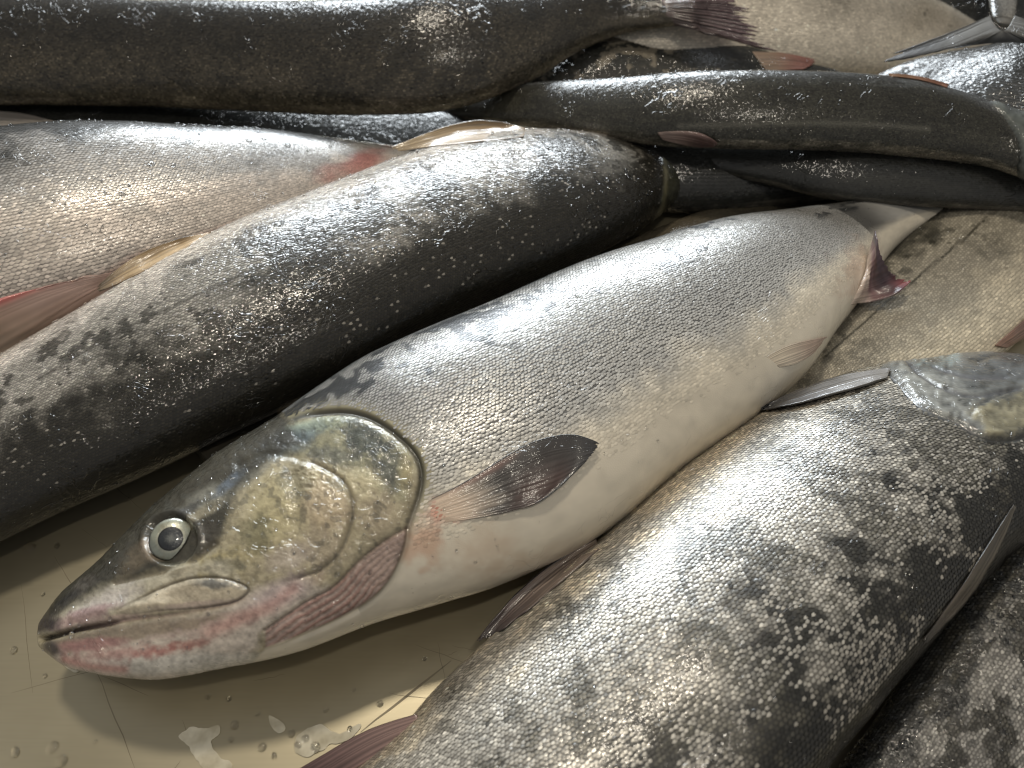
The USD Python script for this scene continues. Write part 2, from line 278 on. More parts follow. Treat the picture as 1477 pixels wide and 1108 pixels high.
# ------------------------------------------------------------------ building one fish
ALL = []
def skin_and_scales(f, pig, regions=(), us=None, ths=None, rows=60, seed=1, scale_mat=None, under=.42, th=(-.25, 3.3), u0=.02, u1=None, size=.97, keep=None, paint=None,
                    skin_mat=None, belly_free=None, name='salmon', label='', vary=.14, lift=1., tilt=.03, gap=.95, region_mat=None, rim=.5, lines=(), single=None):
    f.u1 = u1 or f.len * .985
    us = np.linspace(0, f.len, 260) if us is None else us; ths = np.linspace(0, 2 * np.pi, 150, endpoint=False) if ths is None else ths
    V, Fc, uu, tt, i = grid(f, us, ths); V, Fc, uu, tt = capped(V, Fc, i, uu, tt); nv = i.size
    Fc = Fc.copy(); g = orient(V, Fc[:2000], f, uu)
    if (g[0] != Fc[0]).any(): Fc = Fc[:, ::-1]
    n0 = vnorm(V, Fc); px, dep = project(V); vis = ((EYE - V) * n0).sum(1) > -.02
    f.V0, f.n0 = V, n0
    c = pig(f, uu, tt, V, px)
    free = np.zeros(len(V)) if belly_free is None else belly_free(uu, tt, px)
    c = c * (under + (1 - under) * free)[:, None]
    lab = np.zeros(len(V), int)
    if paint is not None: c, h = paint(f, V, px, vis, uu, tt, c); V = V + n0 * h[:, None]
    for k, (rn, poly) in enumerate(regions):
        lab[inside(px, poly) & vis] = k + 1
    f.tree = cKDTree(project(V[vis])[0]); f.vis_d = project(V[vis])[1]; f.vis_n = n0[vis]; f.vis_V = V[vis]
    nrm = vnorm(V, Fc)
    f.off = A(*f.C.mean(0)[:2], V[:, 2].min()); path = numbered('/World/' + name); f.path = path
    x = UsdGeom.Xform.Define(stage, path); x.AddTranslateOp().Set(Gf.Vec3d(*f.off)); f.prim = x.GetPrim()
    tag(f.prim, label, 'fish')
    fl = lab[Fc[:, 0]]
    for k in range(len(regions) + 1):
        ff = Fc[fl == k]
        if not len(ff): continue
        ids, inv = np.unique(ff, return_inverse=True)
        p = obj(path + '/' + ('body' if k == 0 else regions[k - 1][0]), V[ids] - f.off, inv.reshape(-1, 3), (skin_mat or SKIN) if k == 0 else (region_mat or BELLY), c[ids], nrm[ids])
    kp = lambda u, th_, P, pxx: (np.ones(len(u), bool) if keep is None else keep(u, th_, pxx)) & ~np.any([inside(pxx, q) for _, q in regions] or [np.zeros(len(u), bool)], axis=0)
    if rows:
        sv, sf, sc, sn = scales(f, rows, u0, f.u1, th[0], th[1], kp, pig, seed, size=size, vary=vary, lift=lift, tilt=tilt, gap=gap, rim=rim, lines=lines)
        if single:                                                     # the scales that show largest, one by one
            q, dp = project(sv[7::8]); nf = (sn[7::8] * nz(EYE - sv[7::8])).sum(1); fr_ = (q[:, 0] > 6) & (q[:, 0] < W - 6) & (q[:, 1] > 6) & (q[:, 1] < H - 6)
            area = np.linalg.norm(sv[6::8] - sv[7::8], axis=1) / dp * np.maximum(nf, 0) * fr_ * single(q); top = np.sort(np.argsort(-area)[:300]); fo = sf.reshape(-1, 7, 3)
            for k in top: obj(path + '/scale', sv[8 * k:8 * k + 8] - f.off, fo[k] - 8 * k, scale_mat or SCALE, sc[8 * k:8 * k + 8], sn[8 * k:8 * k + 8])
            left = np.setdiff1d(np.arange(len(fo)), top); vi = (left[:, None] * 8 + np.arange(8)).ravel(); sf = (fo[left] - left[:, None, None] * 8 + (np.arange(len(left)) * 8)[:, None, None]).reshape(-1, 3); sv, sc, sn = sv[vi], sc[vi], sn[vi]
        tag(obj(path + '/scales', sv - f.off, sf, scale_mat or SCALE, sc, sn), kind='stuff')
        print(name, 'scales', len(sv) // 8, 'len', round(f.len, 3), 'depth', round(f.a.max() * 2, 3))
    ALL.append(f); return f
def on(f, px, lift=0.):
    px = np.atleast_2d(np.asarray(px, float)); d, k = f.tree.query(px); r = rays(px)
    kk = f.tree.query(px, 6)[1]; dep = f.vis_d[kk].mean(1)
    return EYE + r * (dep - np.asarray(lift))[:, None]
def fin(path, pts, off, colf, mt=None, rays_n=12, thick=.0007, ridge=.00035, nu=40, per=6, jag=.04, seed=3, curl=None, label=None):
    """pts: curves (from front to back), each a list of world points from root to margin"""
    r = np.random.default_rng(seed); K = []
    for c in pts:
        c = np.asarray(c, float); u = np.r_[0, np.cumsum(np.linalg.norm(np.diff(c, axis=0), axis=1))]; K.append(PchipInterpolator(u / u[-1], c)(np.linspace(0, 1, 24)))
    K = np.array(K); nv = rays_n * per + 1; v = np.linspace(0, 1, nv); vk = np.linspace(0, 1, len(K))
    G = (CubicSpline(vk, K) if len(K) > 2 else PchipInterpolator(vk, K))(v)               # nv x 24 x 3
    ray_v = np.clip(v + .5 / rays_n * np.interp(v, np.linspace(0, 1, 9), np.r_[0, r.normal(0, 1, 7), 0]), 0, 1) * rays_n; k = np.minimum(ray_v.astype(int), rays_n - 1); fr = np.abs((ray_v - k) - .5) * 2
    end = 1 - jag * (1 - fr ** 2 * .0) * r.uniform(.0, 1, rays_n)[k] - jag * .8 * fr
    uu = np.linspace(0, 1, nu)
    S = np.empty((nv, nu, 3))
    for a in range(nv):
        q = uu * end[a] if jag else uu
        S[a] = np.stack([np.interp(q, np.linspace(0, 1, 24), G[a, :, i]) for i in range(3)], 1)
    n = nz(np.cross(np.gradient(S, axis=0), np.gradient(S, axis=1)));
    if ((EYE - S) * n).sum() < 0: n = -n
    prof = (1 - fr ** 1.5)[:, None] * sstep(.02, .2, uu)[None] * r.uniform(.3, 1.2, rays_n)[k][:, None]
    S = S + n * (.0012 * (meshkit.fbm(S * 90, 2, seed) - .5))[..., None]
    prof = prof * (1 + .25 * np.sin(uu * 60)[None] * sstep(.4, .7, uu)[None])
    top = S + n * (ridge * prof * (1 - .5 * uu)[None])[..., None]; bot = S - n * (thick * (1.6 - uu)[None])[..., None]
    V = np.vstack([top.reshape(-1, 3), bot.reshape(-1, 3)]); i = np.arange(nv * nu).reshape(nv, nu); o = nv * nu
    q = np.stack([i[:-1, :-1], i[1:, :-1], i[1:, 1:], i[:-1, 1:]], -1).reshape(-1, 4)
    edge = np.r_[i[0], i[1:, -1], i[-1, -2::-1], i[-2:0:-1, 0]]; e2 = np.roll(edge, -1)
    qs = np.stack([edge, e2, e2 + o, edge + o], 1)
    Q = np.vstack([q, q[:, ::-1] + o, qs]); Fc = np.vstack([Q[:, :3], Q[:, [0, 2, 3]]])
    g = np.cross(V[Fc[0, 1]] - V[Fc[0, 0]], V[Fc[0, 2]] - V[Fc[0, 0]])
    if g @ n[0, 0] < 0: Fc = Fc[:, ::-1]
    ug, vg = np.meshgrid(uu, v); c = colf(ug.ravel(), vg.ravel(), (1 - fr)[:, None].repeat(nu, 1).ravel()); c = np.vstack([c, c])
    p = obj(path, V - off, Fc, mt or FIN, c)
    if label: p.SetCustomDataByKey('label', label)
    return p

# ================================================================== the table
def table():
    n = 2
    b = trimesh.creation.box([2.2, 2.0, .004]); b.apply_translation([0, .35, -.002])
    path = numbered('/World/steel_table')
    nodes = {'g': ('geometry', {}), 'm1': ('mapping', {'scale': (1, 1, 1)}), 'big': ('noise_texture', {'scale': 9.0, 'detail': 4.0}),
             'mb': ('mapping', {'rotation': (0, 0, 1.05), 'scale': (40, 900, 1)}), 'br': ('noise_texture', {'scale': 1.0, 'detail': 4.0}),
             'r1': ('rgb_ramp', {'ramp': [(.3, (.37, .325, .225)), (.55, (.46, .41, .29)), (.75, (.54, .485, .35))]}),
             'rr': ('map_range', {'from_min': .2, 'from_max': .8, 'to_min': .35, 'to_max': .39}),
             'b': ('bump', {'strength': .03, 'distance': .0002}),
             'p': ('principled_bsdf', {'metallic': .72, 'coat_weight': .25, 'coat_roughness': .15})}
    links = [('g.position', 'big.vector'), ('g.position', 'mb.vector'), ('mb.vector', 'br.vector'), ('big.fac', 'r1.fac'), ('r1.color', 'p.base_color'), ('br.fac', 'rr.value'), ('rr.result', 'p.roughness'),
             ('br.fac', 'b.height'), ('b.normal', 'p.normal')]
    x = UsdGeom.Xform.Define(stage, path); tag(x, 'wet scratched stainless steel table top under the pile of fish', 'table')
    obj(path + '/table_top', np.array(b.vertices), np.array(b.faces), mat('steel', nodes, links, 'p.BSDF'), smooth=False)
    r = np.random.default_rng(4); V, Fc = [], []
    L = [((78, 803), (112, 856), 1.2), ((118, 762), (155, 790), .8), ((137, 962), (196, 1112), 1.3), ((146, 975), (214, 1004), .8), ((650, 953), (520, 1056), 3.0), ((150, 690), (205, 735), .8), ((30, 842), (46, 1000), .7), ((600, 930), (680, 960), .8), ((15, 1000), (160, 960), .6), ((560, 1000), (640, 1010), .7)]
    for _ in range(8):
        c = A(r.uniform(0, 700), r.uniform(760, 1108)); a = r.normal(1.1, .9); q = r.uniform(12, 70); L.append((c, c + q * A(math.cos(a), math.sin(a)), r.uniform(.4, .8)))
    for p0, p1, w in L:
        q = at_z(np.linspace(A(*p0), A(*p1), 7) + np.c_[r.normal(0, .7, 7), r.normal(0, .7, 7)], .00006); d = nz(np.gradient(q, axis=0)); sd_ = np.cross(d, A(0, 0, 1)) * (w * .0002 * np.sin(np.linspace(.25, 2.9, 7)))[:, None]
        n0 = sum(map(len, V)); V.append(np.vstack([q + sd_, q - sd_])); i = np.arange(6)
        Fc.append(n0 + np.vstack([np.c_[i, i + 7, i + 1], np.c_[i + 1, i + 7, i + 8]]))
    sm_ = mat('scratch', {'p': ('principled_bsdf', {'base_color': (.24, .205, .14), 'metallic': .3, 'roughness': .5})}, [], 'p.BSDF')
    tag(obj(path + '/scratches', np.vstack(V), np.vstack(Fc), sm_, smooth=False), kind='stuff')
table()

# ================================================================== the silver fish in front, with its head towards the lower left
MAIN = [(57, 898, 69, 930), (63, 886, 80, 946), (82, 864, 106, 957), (122, 820, 165, 965), (180, 760, 240, 968), (250, 703, 330, 959), (330, 642, 430, 940), (400, 600, 510, 910), (478, 545, 600, 883),
        (560, 497, 690, 855), (680, 445, 790, 820), (800, 392, 900, 737), (900, 352, 1000, 660), (1000, 322, 1094, 591), (1080, 303, 1160, 528), (1148, 294, 1200, 468), (1196, 289, 1228, 415), (1243, 286, 1266, 374), (1300, 284, 1312, 334), (1360, 284, 1364, 312), (1430, 284, 1432, 302)]
GILL = smooth_line([(370, 654), (395, 628), (425, 609), (457, 599), (490, 596), (522, 601), (551, 615), (577, 635), (597, 657), (605, 680), (603, 709), (595, 735), (586, 762)])
GILL_LOW = smooth_line([(586, 762), (561, 776), (532, 797), (505, 822), (480, 847), (447, 865), (415, 886), (382, 909)])
MEMB = smooth_line([(586, 762), (583, 787), (576, 807), (564, 833), (545, 856), (512, 880), (473, 900), (431, 918), (382, 936)])
PREOP = smooth_line([(432, 668), (455, 671), (473, 680), (493, 693), (506, 713), (510, 735), (506, 761), (496, 787), (477, 812), (454, 826), (431, 834)])
MAXIL = smooth_line([(172, 884), (196, 868), (218, 856), (238, 847), (256, 840), (275, 835), (294, 833), (321, 834), (345, 841), (359, 851), (350, 862), (321, 872), (280, 878), (226, 882), (195, 886)], 90, True)
MOUTH = smooth_line([(62, 922), (80, 917), (99, 911), (128, 905), (156, 900), (185, 894), (240, 888), (288, 880), (330, 872), (362, 860)], 60)
MASK = [(40, 900), (90, 880), (130, 858), (166, 840), (196, 834), (223, 826), (245, 818), (283, 807), (310, 788), (326, 762), (332, 735), (350, 700), (385, 668), (430, 640), (400, 560), (200, 640), (60, 850)]
OPREG = np.vstack([GILL, GILL_LOW, [(360, 918), (345, 880), (350, 800), (345, 720)]])
GCOVER = np.vstack([GILL, GILL_LOW, [(340, 905), (345, 720)]])
MEMREG = np.vstack([GILL_LOW, MEMB[::-1]])
NAPE = smooth_line([(425, 609), (408, 596), (392, 572)])
GILLV = GILL[np.argmin(abs(GILL[:, 0] - 425) + (np.arange(len(GILL)) > 30) * 99):]
HEADREG = np.vstack([NAPE[::-1], GILLV, MEMB, [(330, 990), (40, 990), (40, 840), (300, 560)]])
LOWJAW = np.vstack([MOUTH, [(372, 880), (380, 935), (300, 990), (40, 990), (50, 935)]])
EYEC = A(249, 779)
def head_paint(f, V, px, vis, uu, tt, c):
    h = np.zeros(len(V)); k = np.where((px[:, 0] < 680) & vis)[0]; p = px[k]; c = c.copy()
    s_head = sd(p, HEADREG); hd = sstep(-4, 2, s_head)
    pos = np.c_[p / 30, np.zeros(len(p))]
    n1 = meshkit.fbm(pos, 4, 5) - .5; n2 = meshkit.fbm(pos * 3.5, 4, 6) - .5; n3 = meshkit.fbm(pos * 9, 3, 8) - .5
    col = np.tile(A(.40, .345, .22), (len(p), 1))
    def blob(x, y, rx, ry, ang, cc, w, soft=.6, ns=.5):
        nonlocal col
        d = p - A(x, y); ca, sa = math.cos(math.radians(ang)), math.sin(math.radians(ang)); q = np.hypot((d[:, 0] * ca + d[:, 1] * sa) / rx, (-d[:, 0] * sa + d[:, 1] * ca) / ry) + ns * n2 * 1.4 + ns * n1 * .6
        col = mixc(col, cc, w * (1 - sstep(1 - soft, 1 + soft * .4, q)))
    def poly(pts, cc, w, feather=8, ns=8):
        nonlocal col
        col = mixc(col, cc, w * sstep(-feather, feather, sd(p, pts) + ns * n2 * 2))
    def line(pts, cc, w, wd, fade=None):
        nonlocal col
        d, at = seg_dist(p, pts); g = np.exp(-(d / wd) ** 2) * w
        if fade: g = g * np.interp(at, fade[0], fade[1])
        col = mixc(col, cc, np.clip(g, 0, 1))
    gold, olive, pale, pink, dark, grey = (.56, .46, .18), (.17, .16, .085), (.60, .54, .42), (.56, .36, .32), (.035, .034, .03), (.28, .27, .235)
    # ground colours
    blob(450, 740, 170, 70, -25, (.46, .39, .23), .8)
    blob(395, 745, 42, 70, 10, (.47, .40, .21), .8); blob(372, 770, 30, 34, 0, olive, .65); blob(310, 820, 60, 22, -20, gold, .6); blob(330, 815, 30, 14, -10, (.12, .13, .13), .55, ns=1)
    blob(350, 690, 60, 16, -32, (.22, .22, .19), .7)
    poly([(372, 655), (425, 612), (490, 600), (551, 618), (590, 655), (585, 720), (550, 722), (520, 690), (470, 665), (420, 660)], (.27, .26, .16), .85, 14)
    blob(432, 624, 44, 15, -18, (.22, .33, .36), .7); blob(462, 612, 60, 14, -8, (.33, .38, .26), .6); blob(410, 645, 60, 18, -25, (.10, .13, .15), .75)
    blob(530, 636, 46, 24, 20, (.075, .09, .085), .85, ns=1.0); blob(560, 682, 26, 40, -10, (.085, .095, .085), .8, ns=1.1); blob(492, 660, 36, 14, 10, (.16, .17, .15), .6, ns=1)
    blob(588, 672, 13, 46, 12, (.44, .36, .17), .6, .8, .6); blob(530, 700, 34, 24, 20, (.62, .54, .33), .8, ns=.8); blob(548, 742, 34, 36, 10, (.44, .36, .24), .7); blob(590, 660, 20, 20, 0, (.20, .19, .13), .3)
    blob(473, 732, 36, 44, -10, (.52, .41, .26), .9, .45, .4); blob(462, 790, 44, 34, -25, (.47, .39, .27), .7); blob(485, 703, 16, 10, 20, (.20, .19, .13), .6, ns=1); blob(430, 700, 30, 26, 0, (.24, .22, .14), .55, ns=.9)
    blob(415, 805, 40, 22, -20, (.50, .42, .36), .6); blob(440, 842, 36, 14, -24, (.50, .38, .26), .6)
    # lower head: pale, pinkish
    poly([(160, 905), (300, 884), (372, 850), (430, 836), (480, 850), (430, 880), (380, 912), (340, 990), (60, 990), (80, 930)], (.60, .52, .44), .95, 12, 8)
    blob(245, 957, 190, 16, -2, (.66, .63, .56), .7, .5, .3)
    blob(400, 858, 60, 22, -28, (.50, .40, .40), .7); blob(300, 900, 120, 12, -12, (.54, .40, .34), .7)
    line([(300, 915), (340, 896), (375, 880), (399, 868), (425, 848)], (.50, .22, .18), .5, 9)
    poly([(75, 925), (156, 905), (290, 890), (330, 884), (285, 905), (190, 922), (100, 940)], (.27, .215, .15), .9, 6, 8)
    blob(130, 930, 70, 11, -6, (.42, .20, .19), .8); blob(225, 939, 40, 9, -8, (.50, .13, .10), .7, 1.0, 1.2); blob(272, 929, 30, 7, -9, (.50, .16, .12), .6, 1.0, 1.2); blob(170, 942, 80, 12, -4, (.54, .27, .24), .7, .9, .8); blob(340, 895, 70, 14, -20, (.55, .33, .28), .5, .9, .8)
    line([(95, 951), (130, 960), (180, 965)], (.56, .22, .19), .7, 7); blob(76, 934, 17, 11, 40, (.05, .04, .04), .95, .6, .2)
    # upper jaw and snout
    poly([(60, 905), (110, 868), (150, 846), (230, 826), (300, 806), (330, 812), (345, 838), (290, 832), (220, 852), (170, 884), (120, 902), (75, 915)], (.50, .45, .33), .85, 8, 9)
    blob(150, 872, 66, 20, -28, (.56, .50, .45), .8); blob(120, 890, 56, 12, -18, (.44, .27, .26), .8); blob(165, 893, 60, 8, -10, (.46, .33, .29), .7)
    poly(MAXIL, (.54, .46, .33), .9, 3, 2); blob(312, 843, 36, 8, 4, (.16, .16, .15), .85, .6, .5); blob(290, 872, 70, 6, -6, (.58, .44, .38), .6)
    poly(MASK, (.040, .037, .027), .95, 10, 9)
    blob(205, 800, 44, 18, -42, (.15, .115, .07), .8, ns=.4); blob(219, 794, 16, 20, -25, (.36, .29, .21), .85, .5, .2); blob(302, 722, 44, 20, -28, (.26, .25, .20), .9, .6, .4); blob(330, 700, 30, 9, -40, (.12, .15, .19), .8); blob(290, 742, 46, 9, -28, (.36, .31, .20), .6)
    blob(262, 745, 50, 8, -35, (.06, .06, .06), .7); blob(300, 770, 22, 26, 20, (.07, .06, .045), .7); blob(120, 846, 22, 12, -42, (.14, .12, .10), .5, ns=1)
    blob(68, 900, 26, 17, -25, (.035, .026, .028), .95, .7, .3); blob(92, 872, 40, 8, -42, (.03, .028, .026), .7)
    # dark lines
    line(MAXIL, (.05, .04, .03), .75, 2.2, ([0, .12, .3, .62, .7, 1], [.2, .6, 1, 1, .7, .3])); line(PREOP, (.09, .075, .05), .75, 2.6, ([0, .15, 1], [.2, 1, .7]))
    line(MOUTH, (.015, .012, .01), 1.0, 3.4, ([0, .12, .22, .33, .40, 1], [.8, 1, 1, .8, .2, .0])); line(MOUTH, (.22, .14, .12), .6, 3.2, ([0, .25, .9, 1], [0, 1, .7, 0]))
    # gill membrane
    dm = sd(p, MEMREG); dd, at = seg_dist(p, GILL_LOW); mm = sstep(-1, 3, dm)
    col = mixc(col, (.42, .29, .25), .85 * mm); rid = .5 + .5 * np.sin(dd * 2 * math.pi / (7.5 + 3 * at) + n1 * 7 + n2 * 2)
    col = mixc(col, (.36, .12, .10), .38 * mm * sstep(.35, .8, rid) * sstep(.25, .5, at) * (1 - sstep(.8, 1, at) * .5)); col = mixc(col, (.56, .42, .38), .35 * mm * sstep(.6, .9, 1 - rid))
    line(GILLV, (.04, .035, .025), .8, 3.2, ([0, .12, .8, 1], [.2, 1, 1, .5])); line(GILL_LOW, (.16, .11, .08), .7, 2.2); line(MEMB, (.09, .05, .04), .75, 2.6, ([0, .6, .85, 1], [1, .8, .2, 0]))
    # fine dots and mottling
    col = col * (1 + .7 * n2 + .5 * n3 + .4 * n1)[:, None]
    lum = col.mean(1, keepdims=True); sat = np.clip((p[:, 1:] - 840) / 60, 0, 1); col = (col * .87 + lum * .13) * (.86 + .10 * sat)
    blk = sstep(.10, .19, meshkit.fbm(pos * 2.6, 3, 14) - .5) * sstep(-140, 0, 760 - p[:, 1]) * .45; col = mixc(col, (.06, .06, .05), np.clip(blk, 0, 1))
    # dark ring just behind the gill cover, and the pink base of the breast fin
    body = c[k]
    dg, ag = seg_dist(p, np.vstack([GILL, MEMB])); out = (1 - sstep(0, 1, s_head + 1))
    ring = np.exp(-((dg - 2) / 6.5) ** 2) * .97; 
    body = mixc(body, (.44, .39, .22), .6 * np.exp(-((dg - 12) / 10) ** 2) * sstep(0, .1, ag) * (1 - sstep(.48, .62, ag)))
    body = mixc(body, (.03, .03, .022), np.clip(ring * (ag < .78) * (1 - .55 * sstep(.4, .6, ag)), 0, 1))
    c[uu < .0035] = (.10, .06, .055)
    c[k] = mixc(body, (0, 0, 0), hd * 0) * (1 - hd[:, None]) + col * hd[:, None]
    # relief (metres)
    g = lambda d, w: np.exp(-(d / w) ** 2)
    z = np.zeros(len(p)); sop = sd(p, OPREG); smx = sd(p, MAXIL); dpre, apre = seg_dist(p, PREOP); dmo, amo = seg_dist(p, MOUTH); dmx, amx = seg_dist(p, MAXIL)
    nape = np.minimum(seg_dist(p, NAPE)[0], seg_dist(p, [(400, 930), (382, 936), (330, 990)])[0]); z += hd * .0005 * sstep(-2, 16, np.minimum(s_head, 30)) * sstep(4, 60, nape) - .0015 * g(s_head + 2.5, 4) * (ag < .95) * sstep(3, 45, nape) * (1 - .6 * sstep(.5, .8, ag))
    z += .0006 * sstep(0, 14, sd(p, GCOVER)) * hd * sstep(345, 420, p[:, 0]) * sstep(0, 50, seg_dist(p, [(345, 720), (372, 654)])[0])
    spre = sd(p, np.vstack([PREOP, [(380, 850), (360, 700)]])); z += .0009 * sstep(-2, 9, spre) * sstep(365, 440, p[:, 0]) - .0007 * g(dpre, 3.5) * sstep(0, .2, apre)
    z += .0016 * g(np.hypot(p[:, 0] - 473, (p[:, 1] - 732) * .85), 34) + .0012 * g(np.hypot(p[:, 0] - 395, (p[:, 1] - 720) * .7), 40)
    z -= .0008 * g(seg_dist(p, [(425, 690), (432, 740), (425, 800)])[0], 10)
    z += .0008 * sstep(-2, 10, smx) - .0008 * g(dmx + 1, 2.4) * np.interp(amx, [0, .1, .2, .65, .8, 1], [0, .5, 1, 1, .6, .0])
    z -= np.interp(amo, [0, .1, .3, .42, .9, 1], [.0035, .0040, .0022, .0008, .0006, 0]) * g(dmo, 3.4)
    z += .0010 * g(seg_dist(p, [(110, 890), (170, 876), (240, 872)])[0], 9)
    z += mm * (.0004 * (rid - .5) - .0005) * sstep(0, .25, at) - .0008 * g(seg_dist(p, GILL_LOW)[0], 3)
    re = np.linalg.norm((p - EYEC) * A(1, 1.0), axis=1); z -= .0030 * (1 - sstep(29, 40, re)); z += .0009 * g(re - 41, 6)
    z -= .0010 * g(seg_dist(p, [(166, 842), (223, 828), (283, 809), (312, 785)])[0], 4); z += .0006 * g(np.hypot((p[:, 0] - 300) / 1.8, (p[:, 1] - 722)), 18)
    z -= .0008 * g(seg_dist(p, [(345, 672), (385, 655), (430, 662)])[0], 6)
    wr = np.exp(-(np.hypot((p[:, 0] - 455) / 1.3, p[:, 1] - 690) / 26) ** 2); z += wr * .0009 * (np.abs(n2) * 2)
    z += hd * (.00022 * n2 + .0007 * n1 + .0001 * n3)
    h[k] = z; return c, h
def main_extra(f, u, th, t, P, px, c, n, n2):
    # small dark dashes on the upper side
    d = meshkit.fbm(np.stack([u / .006, t * 20, np.zeros_like(u)], 1), 3, 31); big = meshkit.fbm(np.stack([u / .03, t * 7, np.zeros_like(u)], 1), 2, 33)
    w = sstep(.60, .68, d * .6 + big * .55) * sstep(.16, .22, t) * (1 - sstep(.40, .47, t)); c = mixc(c, (.035, .04, .045), .9 * w)
    for x, y, rx, ry, cc, ww in ((632, 742, 40, 26, (.50, .15, .09), .8), (612, 775, 40, 46, (.56, .30, .19), .6), (690, 800, 90, 40, (.60, .46, .33), .5), (1240, 400, 40, 60, (.56, .40, .30), .5)):
        c = mixc(c, cc, ww * (1 - sstep(.2, 1.2, np.hypot((px[:, 0] - x) / rx, (px[:, 1] - y) / ry) + 1.2 * n2 + n)))
    return c
pig1 = Pig((.06, .072, .078), (.42, .41, .385), (.66, .60, .49), .10, .24, .60, .74, rough=.05, seed=3, extra=main_extra)
pix_end = lambda px: px[:, 0]
us1 = None
f = solve(MAIN, np.r_[.026, .026, .025, .024, .022, .018, .014, .010, .006, .003, np.zeros(3), np.linspace(0, .022, 8)], np.r_[.50, .46, .5, .5, .5, .52, .54, .55, .55, np.full(12, .55)], np.r_[np.zeros(21)], 'U')
pc = project(f.C)[0][:, 0]; uh = np.interp(640, pc, f.u)
us = np.r_[np.linspace(0, .02, 40)[:-1], np.linspace(.02, uh, 430)[:-1], np.linspace(uh, f.len, 170)]
ths = np.r_[np.linspace(-.35, 3.4, 420)[:-1], np.linspace(3.4, 2 * np.pi - .35, 36)[:-1]]
FREE1 = lambda u, th, px: np.maximum(sstep(.60, .72, tpos(th)), sstep(.84, .90, u / .62) * .8)
def keep1(u, th, px):
    t = tpos(th); r = np.random.default_rng(5).random(len(u)); return (inside(px, HEADREG) == False) & (t < .74 + .05 * r) & (seg_dist(px, np.vstack([GILL, MEMB]))[0] > 8 + 6 * r) & (px[:, 0] > 400)
main = skin_and_scales(f, pig1, [('head', HEADREG)], us, ths, rows=128, seed=11, under=.20, gap=.92, paint=head_paint, belly_free=FREE1, keep=keep1, name='salmon', u1=f.len * .80,
                       label='bright silver salmon in the middle with its eye, mouth and whole head in view', size=1.0, vary=.10, rim=.24, single=lambda q: (q[:, 1] > 300) * 1.)
# ================================================================== the other fish
def simple(pairs, pig, label, zbase=0., ratio=.52, roll=0., dorsal='U', **kw):
    f = solve(pairs, zbase, ratio, roll, dorsal, .09); return skin_and_scales(f, pig, label=label, **kw)
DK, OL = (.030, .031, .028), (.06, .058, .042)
F2 = [(962, 236, 955, 268), (955, 215, 950, 296), (915, 195, 925, 318), (850, 184, 870, 350), (760, 182, 800, 392), (680, 195, 720, 430), (560, 230, 600, 488), (430, 284, 470, 560), (300, 337, 345, 622), (150, 424, 215, 684), (0, 512, 70, 745), (-150, 600, -70, 810), (-300, 690, -230, 860)]
pig2 = Pig((.032, .029, .022), (.36, .335, .29), (.64, .58, .51), .28, .50, .52, .70, fleck=.05, blotch=.85, bt=(.2, .62), bsize=.022, rough=.18, seed=21)
G2 = smooth_line([(928, 186), (948, 210), (955, 236), (956, 262), (951, 298), (934, 335)])
H2 = np.vstack([G2, [(1000, 360), (1000, 170)]])
LL2 = [(54, 548), (108, 516), (149, 491), (214, 459), (330, 405), (480, 345)]
dark_back = simple(F2, pig2, 'dark-backed salmon with pale upper belly edge, lying just behind the silver salmon with the eye', 0., .54, 4., 'L', rows=118, seed=12, under=.5, u0=.015, scale_mat=DARKSCALE, vary=.22, lines=[(LL2, (.06, .055, .045), .8, 2.5)], regions=[('gill_cover', H2)], us=np.r_[np.linspace(0, .12, 160)[:-1], np.linspace(.12, .56, 200)],
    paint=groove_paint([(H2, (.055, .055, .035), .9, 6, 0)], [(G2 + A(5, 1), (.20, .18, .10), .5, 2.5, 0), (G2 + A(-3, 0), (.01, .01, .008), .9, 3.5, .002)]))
F3 = [(-260, 190, -230, 540), (-120, 182, -95, 530), (0, 180, 25, 500), (120, 173, 155, 450), (250, 175, 290, 395), (380, 182, 420, 330), (480, 196, 510, 284), (560, 208, 580, 254), (640, 222, 650, 247), (720, 236, 725, 252)]
def red3(f, u, th, t, P, px, c, n, n2):
    for x, y, rx, ry, w in ((520, 236, 60, 22, .75), (345, 340, 70, 26, .6), (200, 385, 60, 22, .4)):
        c = mixc(c, (.50, .16, .13), w * (1 - sstep(.2, 1.2, np.hypot((px[:, 0] - x) / rx, (px[:, 1] - y + (px[:, 0] - x) * .3) / ry) + n)))
    return c
pig3 = Pig((.05, .05, .046), (.42, .40, .375), (.62, .55, .485), .30, .46, .5, .72, extra=red3, blotch=.4, bt=(.2, .5), rough=.16, seed=22)
pale_fish = simple(F3, pig3, 'pale-bellied salmon at the left edge with a red fin and a frosty dark back', .012, .54, 12., 'U', rows=104, seed=13, under=.55, vary=.14)
F4 = [(-250, -20, -250, 150), (-100, -10, -100, 150), (50, -5, 50, 152), (200, -2, 200, 155), (350, 0, 350, 160), (500, -2, 510, 167), (620, -15, 640, 160), (720, -22, 750, 122), (810, -20, 840, 70), (890, -12, 905, 48), (960, -5, 965, 40), (1000, 2, 1003, 34)]
pig4 = Pig((.035, .031, .024), (.075, .064, .046), (.22, .19, .14), .4, .8, .85, 1.0, blotch=.6, bt=(.1, .9), bcol=(.022, .02, .016), bsize=.02, rough=.12, seed=23)
top_left = simple(F4, pig4, 'dark salmon across the top left corner ending in a ragged fanned tail', [.02, .02, .04, .065], .55, 32., 'U', rows=84, seed=14, under=.4, vary=.35, scale_mat=DARKSCALE)
F5 = [(600, 80, 610, 130), (690, 62, 700, 150), (770, 48, 790, 165), (840, 34, 870, 160), (940, 37, 960, 150), (1040, 55, 1050, 140), (1120, 78, 1125, 130), (1170, 92, 1170, 116), (1215, 104, 1214, 112)]
